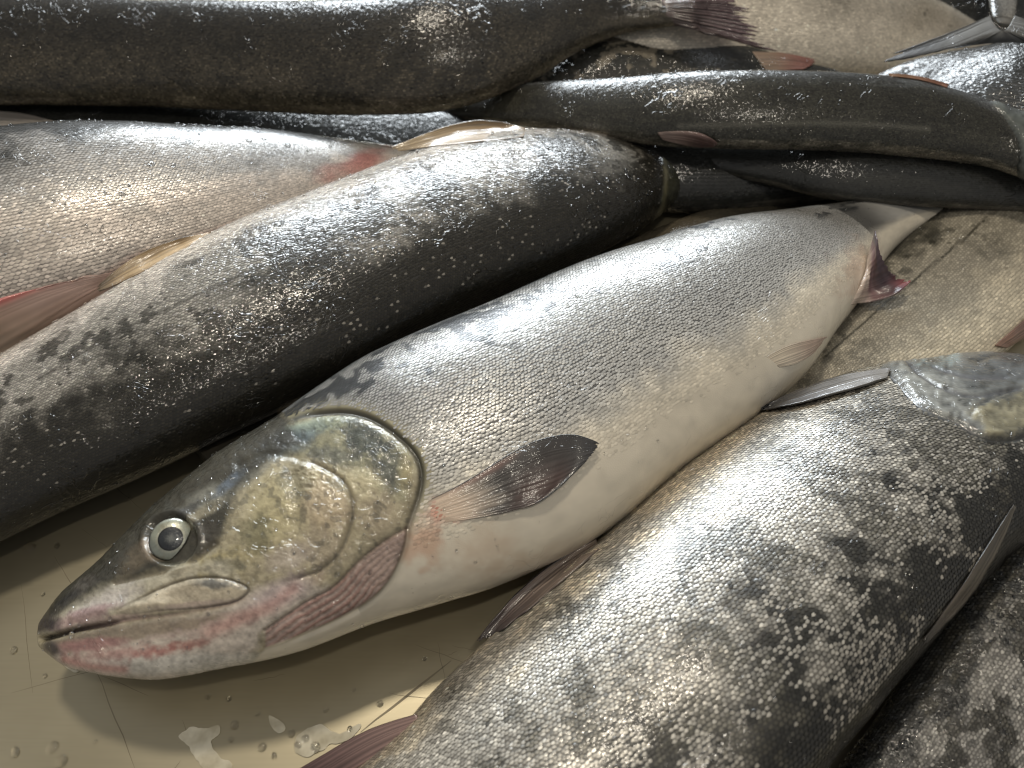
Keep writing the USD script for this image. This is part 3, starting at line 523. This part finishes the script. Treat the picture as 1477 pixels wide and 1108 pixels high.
pig5 = Pig(DK, (.055, .053, .045), (.3, .27, .22), .3, .7, .9, 1., blotch=.9, bt=(.05, .9), bcol=(.24, .21, .16), bsize=.05, rough=.2, seed=24)
under_tail = simple(F5, pig5, 'dark salmon with tan blotches just beneath the ragged tail', [0, .0, .005, .02, .03], .42, 20., 'U', rows=60, seed=15, under=.6, scale_mat=DARKSCALE)
F6 = [(1640, 230, 1600, 300), (1560, 192, 1520, 275), (1477, 163, 1440, 246), (1400, 135, 1370, 233), (1310, 113, 1290, 224), (1200, 104, 1190, 217), (1090, 101, 1090, 216), (990, 104, 995, 213), (900, 111, 905, 203), (820, 115, 820, 190), (740, 122, 735, 180), (660, 131, 655, 172), (590, 142, 588, 168), (530, 150, 530, 166)]
pig6 = Pig((.10, .105, .105), (.048, .046, .036), (.2, .18, .14), .22, .42, .85, 1., rough=.14, blotch=.6, bcol=(.025, .024, .02), bt=(.2, .9), seed=25)
G6 = smooth_line([(1418, 138), (1440, 160), (1458, 185), (1470, 215), (1466, 245)])
H6 = np.vstack([G6, [(1480, 330), (1700, 330), (1700, 120), (1450, 120)]])
green_back = simple(F6, pig6, 'long green-black salmon with a bright shining back crossing the upper right', [.06, .06, .06, .06, .05, .03, .0, .0], .55, 28., 'U', rows=84, seed=16, under=.4, vary=.3, scale_mat=DARKSCALE, lines=[([(980, 182), (1100, 179), (1200, 178), (1340, 186)], (.15, .145, .12), .6, 4)], regions=[('gill_cover', H6)],
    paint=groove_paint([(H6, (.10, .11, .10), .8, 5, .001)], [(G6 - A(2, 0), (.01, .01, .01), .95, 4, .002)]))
F7 = [(1600, 200, 1600, 330), (1477, 190, 1470, 306), (1350, 185, 1345, 299), (1220, 185, 1215, 290), (1120, 190, 1115, 268), (1030, 195, 1025, 248), (960, 200, 955, 234)]
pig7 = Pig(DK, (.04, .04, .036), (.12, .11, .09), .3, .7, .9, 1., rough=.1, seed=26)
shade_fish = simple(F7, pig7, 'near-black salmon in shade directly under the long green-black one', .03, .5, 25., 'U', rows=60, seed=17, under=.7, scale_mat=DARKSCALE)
F8 = [(640, -60, 660, 40), (760, -120, 790, 90), (900, -140, 930, 125), (1050, -130, 1060, 124), (1180, -100, 1190, 122), (1300, -34, 1270, 116), (1380, 16, 1335, 110), (1440, 60, 1395, 105)]
pig8 = Pig((.05, .05, .046), (.56, .50, .41), (.70, .63, .52), .14, .28, .45, .7, blotch=.8, bt=(.1, .5), bcol=(.16, .145, .115), bsize=.05, rough=.15, seed=27)
back_belly = simple(F8, pig8, 'pale tan salmon with smoky blotches at the top edge right of the tail', -.0, .45, 30., 'U', rows=104, seed=18, under=.8)
F9 = [(1215, 140, 1217, 146), (1262, 112, 1280, 146), (1320, 82, 1336, 172), (1390, 58, 1400, 220), (1477, 45, 1480, 260), (1580, 40, 1580, 290)]
pig9 = Pig((.05, .052, .055), (.04, .041, .04), (.1, .1, .09), .12, .3, .9, 1., rough=.15, seed=28)
back_right = simple(F9, pig9, 'dark blue-grey salmon at the right edge below the forked tail', .03, .5, 15., 'U', rows=76, seed=19, under=.7, scale_mat=DARKSCALE)
F10 = [(1000, 640, 1100, 740), (1060, 570, 1190, 690), (1130, 500, 1290, 622), (1210, 420, 1392, 560), (1290, 335, 1482, 484), (1360, 262, 1562, 405), (1430, 195, 1632, 320)]
pig10 = Pig((.06, .055, .04), (.42, .38, .30), (.60, .53, .40), .24, .36, .5, .75, blotch=.7, bt=(.2, .45), bcol=(.06, .055, .04), bsize=.025, rough=.14, seed=29)
golden = simple(F10, pig10, 'golden-brown salmon lying under the tail of the silver salmon', 0., .30, -4., 'U', rows=66, seed=20, under=.7, lines=[([(1190, 515), (1300, 420), (1392, 343), (1440, 300)], (.05, .045, .03), .85, 2.5)])
F12 = [(1600, 545, 1605, 600), (1560, 520, 1590, 660), (1470, 500, 1525, 690), (1390, 498, 1490, 730), (1310, 506, 1440, 780), (1220, 530, 1385, 855), (1100, 588, 1320, 945), (980, 675, 1250, 1040), (860, 778, 1170, 1135), (720, 906, 1050, 1235), (600, 1020, 930, 1340), (480, 1140, 790, 1430), (360, 1240, 610, 1480)]
pig12 = Pig((.035, .033, .027), (.42, .39, .335), (.55, .48, .37), .25, .40, .66, .86, fleck=.75, blotch=.82, bt=(.10, .64), bcol=(.07, .064, .048), bsize=.024, rough=.34, seed=30)
G12 = smooth_line([(1276, 530), (1290, 543), (1301, 555), (1314, 570), (1339, 590), (1377, 605), (1415, 627), (1440, 632), (1475, 628), (1520, 610)])
H12 = np.vstack([G12, [(1700, 620), (1700, 470), (1280, 480)]])
B12 = smooth_line([(1301, 512), (1330, 545), (1375, 567), (1410, 572), (1440, 566), (1475, 560)])
P12 = smooth_line([(1400, 600), (1408, 588), (1430, 575), (1462, 560)])
speckled = simple(F12, pig12, 'large speckled salmon at the lower right with a dark blotched side and grey head', 0., .5, 20., 'L', single=lambda q: 1. * (q[:, 0] > 600), keep=lambda u, t, q: seg_dist(q, G12)[0] > 6, lines=[([(1357, 655), (1320, 676), (1290, 705), (1230, 768), (1150, 860), (1060, 955)], (.05, .045, .04), .7, 3)], rows=112, seed=21, under=.35, u0=.05, vary=.28, regions=[('head', H12)], us=np.r_[np.linspace(0, .20, 260)[:-1], np.linspace(.20, .62, 180)], ths=np.r_[np.linspace(-.3, 3.5, 260)[:-1], np.linspace(3.5, 6, 24)],
    paint=groove_paint([(H12, (.13, .135, .13), 1., 9, .0004), (np.vstack([G12[8:40], [(1420, 575), (1340, 545), (1300, 530)]]), (.20, .20, .18), .7, 14, .0004), ([(1400, 590), (1480, 560), (1500, 620), (1430, 632)], (.17, .15, .09), .8, 10, .0005), ([(1390, 505), (1480, 505), (1500, 550), (1400, 555)], (.08, .085, .09), .8, 14, 0), ([(1320, 505), (1380, 505), (1370, 525), (1325, 525)], (.20, .27, .28), .6, 10, 0)],
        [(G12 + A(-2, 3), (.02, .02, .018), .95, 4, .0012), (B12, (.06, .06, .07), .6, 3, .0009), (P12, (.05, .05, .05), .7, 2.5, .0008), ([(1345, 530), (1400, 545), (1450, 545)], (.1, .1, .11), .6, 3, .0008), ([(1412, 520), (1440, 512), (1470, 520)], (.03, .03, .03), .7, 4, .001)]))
F13 = [(1600, 560, 1800, 800), (1500, 690, 1720, 900), (1400, 830, 1640, 1020), (1310, 960, 1550, 1130), (1230, 1080, 1450, 1230), (1150, 1180, 1350, 1320), (1080, 1280, 1230, 1400)]
pig13 = Pig((.05, .05, .047), (.36, .345, .315), (.50, .47, .42), .15, .4, .6, .8, blotch=.9, bt=(.0, .9), bcol=(.06, .056, .045), bsize=.011, rough=.3, seed=31)
corner = simple(F13, pig13, 'wet foamy brown salmon cut off by the lower right corner', 0., .55, 18., 'U', rows=70, seed=22, under=.5, scale_mat=FOAMY, skin_mat=FOAMY, vary=.3)
F14 = [(250, 600, 330, 720), (420, 525, 470, 640), (560, 470, 620, 590), (720, 410, 780, 530), (860, 360, 900, 460), (980, 315, 1010, 400), (1080, 281, 1100, 340), (1160, 271, 1170, 305), (1210, 273, 1215, 295)]
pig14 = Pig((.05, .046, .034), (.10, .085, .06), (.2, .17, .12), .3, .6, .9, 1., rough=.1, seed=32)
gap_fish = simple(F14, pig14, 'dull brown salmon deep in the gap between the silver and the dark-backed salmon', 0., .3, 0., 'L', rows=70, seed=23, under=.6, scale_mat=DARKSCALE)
F15 = [(-200, 120, -200, 230), (0, 125, 0, 232), (200, 130, 200, 232), (450, 150, 450, 230), (650, 162, 660, 215), (760, 170, 762, 190)]
gap_filler = simple(F15, pig7, 'added black salmon body filling the shaded gap below the top left salmon', .0, .15, 10., 'U', rows=50, seed=24, under=.7, scale_mat=DARKSCALE)  # filler body standing in for the deep shade under the pile

F17 = [(1080, -60, 1085, -30), (1180, -70, 1190, 20), (1300, -60, 1310, 70), (1420, -50, 1440, 90), (1560, -40, 1580, 110), (1660, -30, 1680, 110)]
far_corner = simple(F17, pig9, 'dark salmon behind the forked tail at the upper right edge', .0, .5, 30., 'U', rows=70, seed=26, under=.7, scale_mat=DARKSCALE)
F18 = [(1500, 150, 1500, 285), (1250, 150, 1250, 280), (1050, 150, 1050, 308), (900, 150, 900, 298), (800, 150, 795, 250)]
hole_filler = simple(F18, pig7, 'black salmon added to darken the hole beside the gill of the dark-backed one', .0, .5, 20., 'U', rows=50, seed=27, under=.7, scale_mat=DARKSCALE)  # added body, mostly unseen, keeps light out of the hole
# ================================================================== fins
def cols(base, tip, edge=None, streak=.35, e0=.75):
    def g(u, v, r):
        c = mixc(np.tile(A(*base), (len(u), 1)), tip, sstep(.15, .85, u))
        if edge is not None: c = mixc(c, edge, sstep(e0, 1, np.maximum(u, 1 - v * 6)))
        nn = meshkit.fbm(np.stack([u * 3, v * 14, np.zeros_like(u)], 1), 3, 4)
        return c * (1 + streak * (r - .5) * 2 + .5 * (nn - .5))[:, None]
    return g
def px_fin(f, kind, curves, colf, lift=(.001, .003), thing=None, **kw):
    """a fin lying against the flank of f: its lift grows from root to margin"""
    K = []
    for c in curves:
        c = smooth_line(c, 16) if len(c) > 2 else np.linspace(c[0], c[1], 16); K.append(on(f, c, np.linspace(lift[0], lift[1], 16)))
    t = thing or f; return fin(t.path + '/' + kind, K, t.off, colf, **kw)
def pect(u, v, r):
    c = np.tile(A(.60, .47, .36), (len(u), 1)); n = meshkit.fbm(np.stack([u * 5, v * 9, np.zeros_like(u)], 1), 3, 7) - .5
    c = mixc(c, (.40, .34, .28), sstep(.12, .4, u + .1 * n)); c = mixc(c, (.035, .030, .027), sstep(.24, .52, u + .25 * n + .12 * (1 - v)))
    c = mixc(c, (.15, .07, .055), .35 * np.exp(-((v - .55 - .3 * u) / .28) ** 2) * sstep(.4, .6, u) * (1 - sstep(.8, .98, u)))
    c = mixc(c, (.22, .10, .075), .6 * np.exp(-((v - .08) / .1) ** 2) * (1 - sstep(.4, .6, u)) * sstep(.05, .2, u)); c = mixc(c, (.02, .02, .02), .9 * sstep(.90, .99, 1 - v)); c = mixc(c, (.03, .028, .028), .85 * sstep(.78, .97, u))
    return c * (1 + .22 * (r - .5) + .6 * n)[:, None]
px_fin(main, 'pectoral_fin', [[(612, 724), (644, 709), (699, 677), (753, 644), (789, 631), (825, 626), (866, 640)], [(618, 733), (680, 708), (745, 676), (805, 652), (862, 648)], [(626, 744), (690, 727), (750, 707), (805, 688), (850, 662)], [(640, 754), (690, 747), (730, 739), (765, 729), (797, 712)]],
       pect, (-.0001, .0042), rays_n=14, nu=70, per=8, jag=.02, ridge=.00018)
px_fin(main, 'pelvic_fin', [[(1104, 516), (1135, 499), (1165, 491), (1194, 486)], [(1112, 524), (1145, 512), (1170, 502), (1190, 489)], [(1124, 530), (1150, 524), (1172, 510), (1187, 494)]], cols((.60, .52, .41), (.40, .29, .23)), (-.0002, .003), rays_n=8, ridge=.0002)
px_fin(main, 'anal_fin', [[(1228, 440), (1268, 432), (1296, 421), (1316, 404)], [(1238, 416), (1266, 406), (1290, 394)], [(1247, 392), (1260, 380), (1272, 366)], [(1251, 368), (1257, 350), (1262, 330)]], lambda u, v, r: mixc(mixc(mixc(np.tile(A(.5, .40, .33), (len(u), 1)), (.20, .12, .12), sstep(.25, .5, u)), (.075, .045, .055), sstep(.5, .8, u)), (.30, .07, .07), .8 * sstep(.7, 1, u) * sstep(.6, 1, 1 - v)) * (.8 + .4 * r)[:, None], (.001, .030), rays_n=12, jag=.05)
px_fin(dark_back, 'pectoral_fin', [[(758, 184), (700, 175), (650, 181), (600, 198), (562, 214)], [(757, 190), (700, 187), (650, 194), (605, 206), (566, 216)], [(755, 197), (700, 203), (650, 208), (605, 214), (570, 219)]], cols((.30, .22, .14), (.40, .31, .20), streak=.5), (.002, .004), rays_n=6)
px_fin(dark_back, 'pelvic_fin', [[(306, 334), (240, 350), (190, 373), (138, 415)], [(306, 335), (243, 360), (193, 386), (138, 418)], [(306, 336), (246, 370), (198, 396), (138, 422)]], cols((.42, .30, .17), (.36, .26, .15), (.16, .12, .08)), (.001, .003), rays_n=5)
px_fin(pale_fish, 'pelvic_fin', [[(176, 390), (120, 401), (60, 414), (0, 431), (-60, 450)], [(172, 396), (120, 410), (60, 430), (0, 455), (-55, 480)], [(170, 402), (120, 428), (60, 465), (0, 500), (-40, 525)], [(172, 408), (130, 440), (80, 490), (20, 535), (-20, 560)]],
       lambda u, v, r: mixc(mixc(np.tile(A(.48, .33, .28), (len(u), 1)), (.62, .48, .38), sstep(.2, .9, v * u * 1.6)), (.48, .09, .08), .85 * np.exp(-((v - .10) / .10) ** 2) * sstep(.2, .8, u)) * (.85 + .3 * r)[:, None], (.001, .006), rays_n=9, label='red-edged pelvic fin')
px_fin(top_left, 'tail_fin', [[(950, -10), (985, -22), (1045, -40)], [(954, 0), (995, -6), (1070, -10)], [(957, 10), (1005, 10), (1088, 20)], [(960, 22), (1010, 32), (1104, 52)], [(965, 36), (1012, 46), (1062, 60), (1130, 78)]], cols((.10, .075, .07), (.085, .05, .055), streak=.7), (.0, .004), rays_n=18, per=8, jag=.17, ridge=.0012, seed=6)
px_fin(under_tail, 'anal_fin', [[(1085, 74), (1135, 77), (1178, 86)], [(1095, 88), (1140, 89), (1174, 93)], [(1105, 102), (1140, 101), (1160, 100)]], cols((.22, .15, .10), (.20, .08, .06)), (.001, .004), rays_n=7)
px_fin(green_back, 'anal_fin', [[(948, 191), (985, 189), (1018, 195), (1036, 208)], [(951, 196), (988, 198), (1015, 204), (1034, 210)], [(955, 202), (988, 210), (1012, 213), (1032, 212)]], cols((.30, .22, .19), (.14, .08, .07)), (.001, .004), rays_n=7)
px_fin(green_back, 'dorsal_fin', [[(1282, 106), (1325, 110), (1370, 122)], [(1284, 110), (1326, 115), (1368, 127)]], cols((.30, .17, .10), (.22, .10, .06)), (.001, .002), rays_n=5)
px_fin(speckled, 'pectoral_fin', [[(1284, 531), (1220, 540), (1160, 558), (1120, 576), (1095, 592)], [(1282, 538), (1222, 550), (1165, 567), (1125, 581), (1097, 592)], [(1280, 545), (1230, 560), (1180, 574), (1130, 586), (1100, 592)]], cols((.22, .21, .20), (.07, .07, .075), (.03, .03, .032), .5), (.004, .010), rays_n=9, nu=60)
px_fin(speckled, 'pelvic_fin', [[(860, 778), (800, 812), (740, 862), (686, 928)], [(861, 784), (807, 821), (747, 872), (693, 926)], [(864, 792), (815, 832), (757, 882), (702, 924)]], cols((.30, .24, .20), (.10, .075, .07), (.05, .04, .04), .5), (.002, .004), rays_n=7)
fin(speckled.path + '/anal_fin', [at_z(smooth_line(c, 16), np.linspace(.035, .010, 16)) for c in ([(600, 1030), (530, 1053), (470, 1086), (412, 1120)], [(606, 1050), (545, 1078), (490, 1110), (440, 1140)], [(612, 1075), (560, 1104), (510, 1135), (470, 1160)])], speckled.off, cols((.30, .20, .18), (.15, .09, .085), (.09, .05, .05)), rays_n=9)
px_fin(speckled, 'dorsal_fin', [[(1462, 728), (1418, 797), (1380, 857), (1330, 926)], [(1464, 730), (1427, 801), (1389, 860), (1332, 929)], [(1466, 732), (1434, 806), (1396, 864), (1334, 932)]], cols((.06, .05, .035), (.10, .08, .06), (.03, .025, .02), .6), (.001, .002), rays_n=5)
px_fin(golden, 'pelvic_fin', [[(1436, 497), (1460, 476), (1495, 448)], [(1442, 500), (1468, 482), (1500, 460)], [(1452, 502), (1478, 488), (1504, 474)]], cols((.24, .14, .10), (.16, .09, .07)), (.002, .005), rays_n=6)
px_fin(gap_fish, 'dorsal_fin', [[(400, 596), (440, 560), (500, 515), (572, 484)], [(408, 604), (450, 572), (510, 528), (576, 494)], [(418, 612), (462, 582), (520, 540), (580, 504)]], cols((.16, .125, .07), (.10, .075, .045)), (.004, .008), rays_n=6)
px_fin(gap_filler, 'pectoral_fin', [[(-30, 160), (30, 163), (86, 177)], [(-30, 172), (30, 174), (84, 180)], [(-30, 184), (30, 184), (82, 183)]], cols((.24, .22, .2), (.2, .18, .16)), (.002, .004), rays_n=6)
# the forked tail at the upper right corner
FT = [(1360, -260, 1530, -260), (1385, -180, 1510, -180), (1408, -100, 1490, -100), (1424, -30, 1472, -30), (1430, 22, 1464, 22), (1440, 36, 1456, 36)]
pigt = Pig((.08, .08, .075), (.20, .19, .17), (.3, .28, .25), .2, .5, .8, 1., rough=.12, seed=35)
fork = simple(FT, pigt, 'salmon of which only the dark forked tail hangs in at the upper right corner', .085, .4, 0., 'U', rows=30, seed=25, under=.7, scale_mat=DARKSCALE)
tz = lambda c: at_z(smooth_line(c, 16), np.linspace(.105, .098, 16))
fin(fork.path + '/tail_fin', [tz(c) for c in ([(1430, 22), (1392, 38), (1335, 60), (1284, 79)], [(1432, 32), (1392, 50), (1338, 70), (1286, 83)], [(1440, 42), (1400, 60), (1345, 76), (1290, 87)], [(1446, 44), (1444, 56), (1440, 62)], [(1452, 42), (1490, 58), (1530, 74)], [(1458, 34), (1495, 46), (1540, 62)], [(1464, 22), (1495, 34), (1545, 50)])], fork.off, cols((.11, .11, .105), (.045, .047, .05), streak=.4), rays_n=20, jag=.03, ridge=.0007)

# ================================================================== the eye
def eye():
    P = on(main, EYEC, 0.)[0]; k = main.tree.query(EYEC, 60)[1]; n = nz(main.vis_n[k].mean(0)); n = nz(n * .35 + nz(EYE - P) * .65)
    R = 31.5 * project(P[None])[1][0] / F; e1 = nz(np.cross(n, A(0, 0, 1))); e2 = np.cross(n, e1)
    r, ph = np.linspace(0, 1, 60), np.linspace(0, 2 * np.pi, 96, endpoint=False); rr, pp = np.meshgrid(r, ph, indexing='ij')
    def dome(R_, hgt, base, rmax=1., wob=0.):
        x = rr * rmax; d = P + n * base + (R_ * x * np.cos(pp))[..., None] * e1 + (R_ * x * np.sin(pp))[..., None] * e2 + (hgt * np.sqrt(np.maximum(0, 1 - x ** 2)))[..., None] * n
        i = np.arange(rr.size).reshape(rr.shape); j = np.roll(i, -1, 1); q = np.stack([i[:-1], i[1:], j[1:], j[:-1]], -1).reshape(-1, 4)
        return d.reshape(-1, 3), np.vstack([q[:, :3], q[:, [0, 2, 3]]])
    x, a = rr.ravel(), pp.ravel(); nn = meshkit.fbm(np.stack([x * 4, np.cos(a) * 4, np.sin(a) * 4], 1), 4, 3) - .5; n9 = meshkit.fbm(np.stack([x * 2, np.cos(a) * 14, np.sin(a) * 14], 1), 3, 5) - .5
    c = np.tile(A(.44, .47, .40), (x.size, 1)); c = mixc(c, (.55, .55, .45), np.exp(-((x - .60) / .05) ** 2)); c = mixc(c, (.22, .25, .23), sstep(.2, .9, nn + .4) * .6); c = mixc(c, (.48, .43, .28), np.clip(nn * 2, 0, 1) * .6)
    c = mixc(c, (.10, .10, .085), sstep(.88, .99, x)) * (1 + .5 * n9)[:, None]
    v, fc = dome(R, .0034, .0008); nrm = vnorm(v, fc)
    if (nrm * n).sum() < 0: fc = fc[:, ::-1]
    o = obj(main.path + '/eye', v - main.off, fc, EYEM, c); tag(o, 'pale grey-green eye with a clouded dark pupil')
    v, fc2 = dome(R, .0034, .0009, .54); c = mixc(np.tile(A(.03, .036, .044), (x.size, 1)), (.20, .21, .20), .9 * (1 - sstep(.0, .62, x + .35 * nn)))
    c = mixc(c, (.012, .012, .014), sstep(.8, .95, x)); obj(main.path + '/eye/pupil', v - main.off, fc if (nrm * n).sum() > 0 else fc2[:, ::-1], EYEM, c)
    v, fc2 = dome(R * 1.02, .0044, .0008); nm = nz(vnorm(v, fc)); obj(main.path + '/eye/cornea', v - main.off, fc, CORNEA)
eye()

# ================================================================== water: drops on fish and table, wet table patches with a pale reflection painted in
def blobs(P, N, R, flat, seed):
    r = np.random.default_rng(seed); s = trimesh.creation.icosphere(2 if len(P) < 400 else 1); sv, sf = np.array(s.vertices), np.array(s.faces); n = len(P)
    e1 = nz(np.cross(N, A(.3, .2, 1.))); e2 = np.cross(N, e1); w = r.uniform(.75, 1.3, (n, 2))
    V = P[:, None] + R[:, None, None] * (w[:, :1, None] * sv[None, :, :1] * e1[:, None] + w[:, 1:, None] * sv[None, :, 1:2] * e2[:, None] + flat * sv[None, :, 2:] * N[:, None])
    return V.reshape(-1, 3), (sf[None] + (np.arange(n) * len(sv))[:, None, None]).reshape(-1, 3)
def drops():
    r = np.random.default_rng(77); Ps, Ns, Rs = [], [], []
    for f, num, top, rad in ((main, 260, .2, .38), (dark_back, 900, .5, .55), (pale_fish, 520, .7, .6), (green_back, 420, .8, .6), (speckled, 160, .2, .4), (top_left, 300, .5, .5), (corner, 500, .3, .6), (back_right, 60, .3, .6), (shade_fish, 20, .2, .5)):
        px = project(f.vis_V)[0]; area = (f.vis_n * nz(EYE - f.vis_V)).sum(1); edge = (f.vis_n[:, 1] > .35).astype(float)
        ok = (px[:, 0] > -20) & (px[:, 0] < W + 20) & (px[:, 1] > -20) & (px[:, 1] < H + 20) & (area > .02); w = ok * ((1 - top) * np.maximum(area, .1) + top * edge * 2); cl = meshkit.fbm(f.vis_V * 55, 3, 5); w = w * sstep(.35, .62, cl)
        k = r.choice(len(w), num, p=w / w.sum()); Ps.append(f.vis_V[k] + f.vis_n[k] * .0003); Ns.append(f.vis_n[k]); Rs.append(rad * .001 * np.exp(r.normal(0, .5, num)))
    V, Fc = blobs(np.vstack(Ps), np.vstack(Ns), np.clip(np.hstack(Rs), .0002, .0017), .55, 1)
    tag(obj('/World/water_droplets', V, Fc, WATER), 'tiny clear water droplets beaded over the skins of the fish', 'droplets', kind='stuff')
    spots = [(43, 790, 11), (82, 787, 5), (62, 857, 3), (65, 975, 4), (75, 1078, 8), (22, 1085, 7), (88, 1098, 8), (137, 1070, 3), (338, 1046, 5), (333, 1067, 4), (470, 1024, 4), (548, 1015, 4), (510, 995, 3), (300, 1005, 4), (330, 1008, 5), (372, 1030, 3), (378, 1078, 5), (420, 1058, 5), (440, 1066, 6), (455, 1078, 7), (430, 1075, 5), (505, 1052, 4), (395, 1090, 4), (20, 938, 6), (150, 870, 2), (612, 950, 3)]
    P = np.array([at_z(A(x, y), .0002) for x, y, _ in spots]); R = A(*[q for *_, q in spots]) * .00033
    V, Fc = blobs(P, np.tile(A(0, 0, 1.), (len(P), 1)), R, .35, 2); tag(obj('/World/table_droplets', V, Fc, WATER), 'scattered clear water drops on the bare table around the snout', 'droplets', kind='stuff')
drops()
SHEEN = mat('water_painted_sheen', {'g': ('geometry', {}), 'n': ('noise_texture', {'scale': 120, 'detail': 4.0}), 'r': ('rgb_ramp', {'ramp': [(.35, (.52, .47, .34)), (.65, (.78, .73, .58))]}), 'p': ('principled_bsdf', {'roughness': .12, 'coat_weight': .6})}, [('g.position', 'n.vector'), ('n.fac', 'r.fac'), ('r.color', 'p.base_color')], 'p.BSDF')  # pale ramp paints the bright reflection into the water colour
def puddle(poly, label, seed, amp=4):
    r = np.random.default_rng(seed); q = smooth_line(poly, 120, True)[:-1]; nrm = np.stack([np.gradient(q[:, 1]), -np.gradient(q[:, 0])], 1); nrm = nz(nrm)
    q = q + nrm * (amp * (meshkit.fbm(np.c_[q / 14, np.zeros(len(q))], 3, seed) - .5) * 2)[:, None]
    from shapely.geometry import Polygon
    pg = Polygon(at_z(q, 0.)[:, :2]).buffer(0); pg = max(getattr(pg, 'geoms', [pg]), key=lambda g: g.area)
    t = trimesh.creation.extrude_polygon(pg, .0003, engine='earcut'); tag(obj('/World/water_puddle', np.array(t.vertices) + A(0, 0, .0002), np.array(t.faces), SHEEN, smooth=False), label, 'puddle', 'wet patches painted with a pale reflection')
puddle([(258, 1062), (275, 1050), (300, 1052), (316, 1048), (318, 1058), (306, 1066), (312, 1085), (335, 1105), (330, 1120), (300, 1118), (285, 1095), (270, 1075)], 'large wet patch with painted pale reflection at the bottom edge below the chin shadow', 1)
puddle([(388, 1032), (398, 1036), (412, 1052), (404, 1058), (394, 1050)], 'small wet streak with painted pale reflection between the large patch and the bubbly one', 2, 2)
puddle([(425, 1072), (440, 1052), (470, 1048), (490, 1058), (520, 1046), (512, 1062), (480, 1074), (455, 1086), (432, 1090)], 'bubbly wet patch with painted pale reflection next to the purple fin at the bottom edge', 3)
puddle([(74, 936), (90, 950), (118, 960), (112, 970), (95, 962), (78, 948)], 'patch of reflected light painted as a pale sheet right under the tip of the lower jaw', 4, 1.5)  # light reflected onto the table, put in as a pale sheet
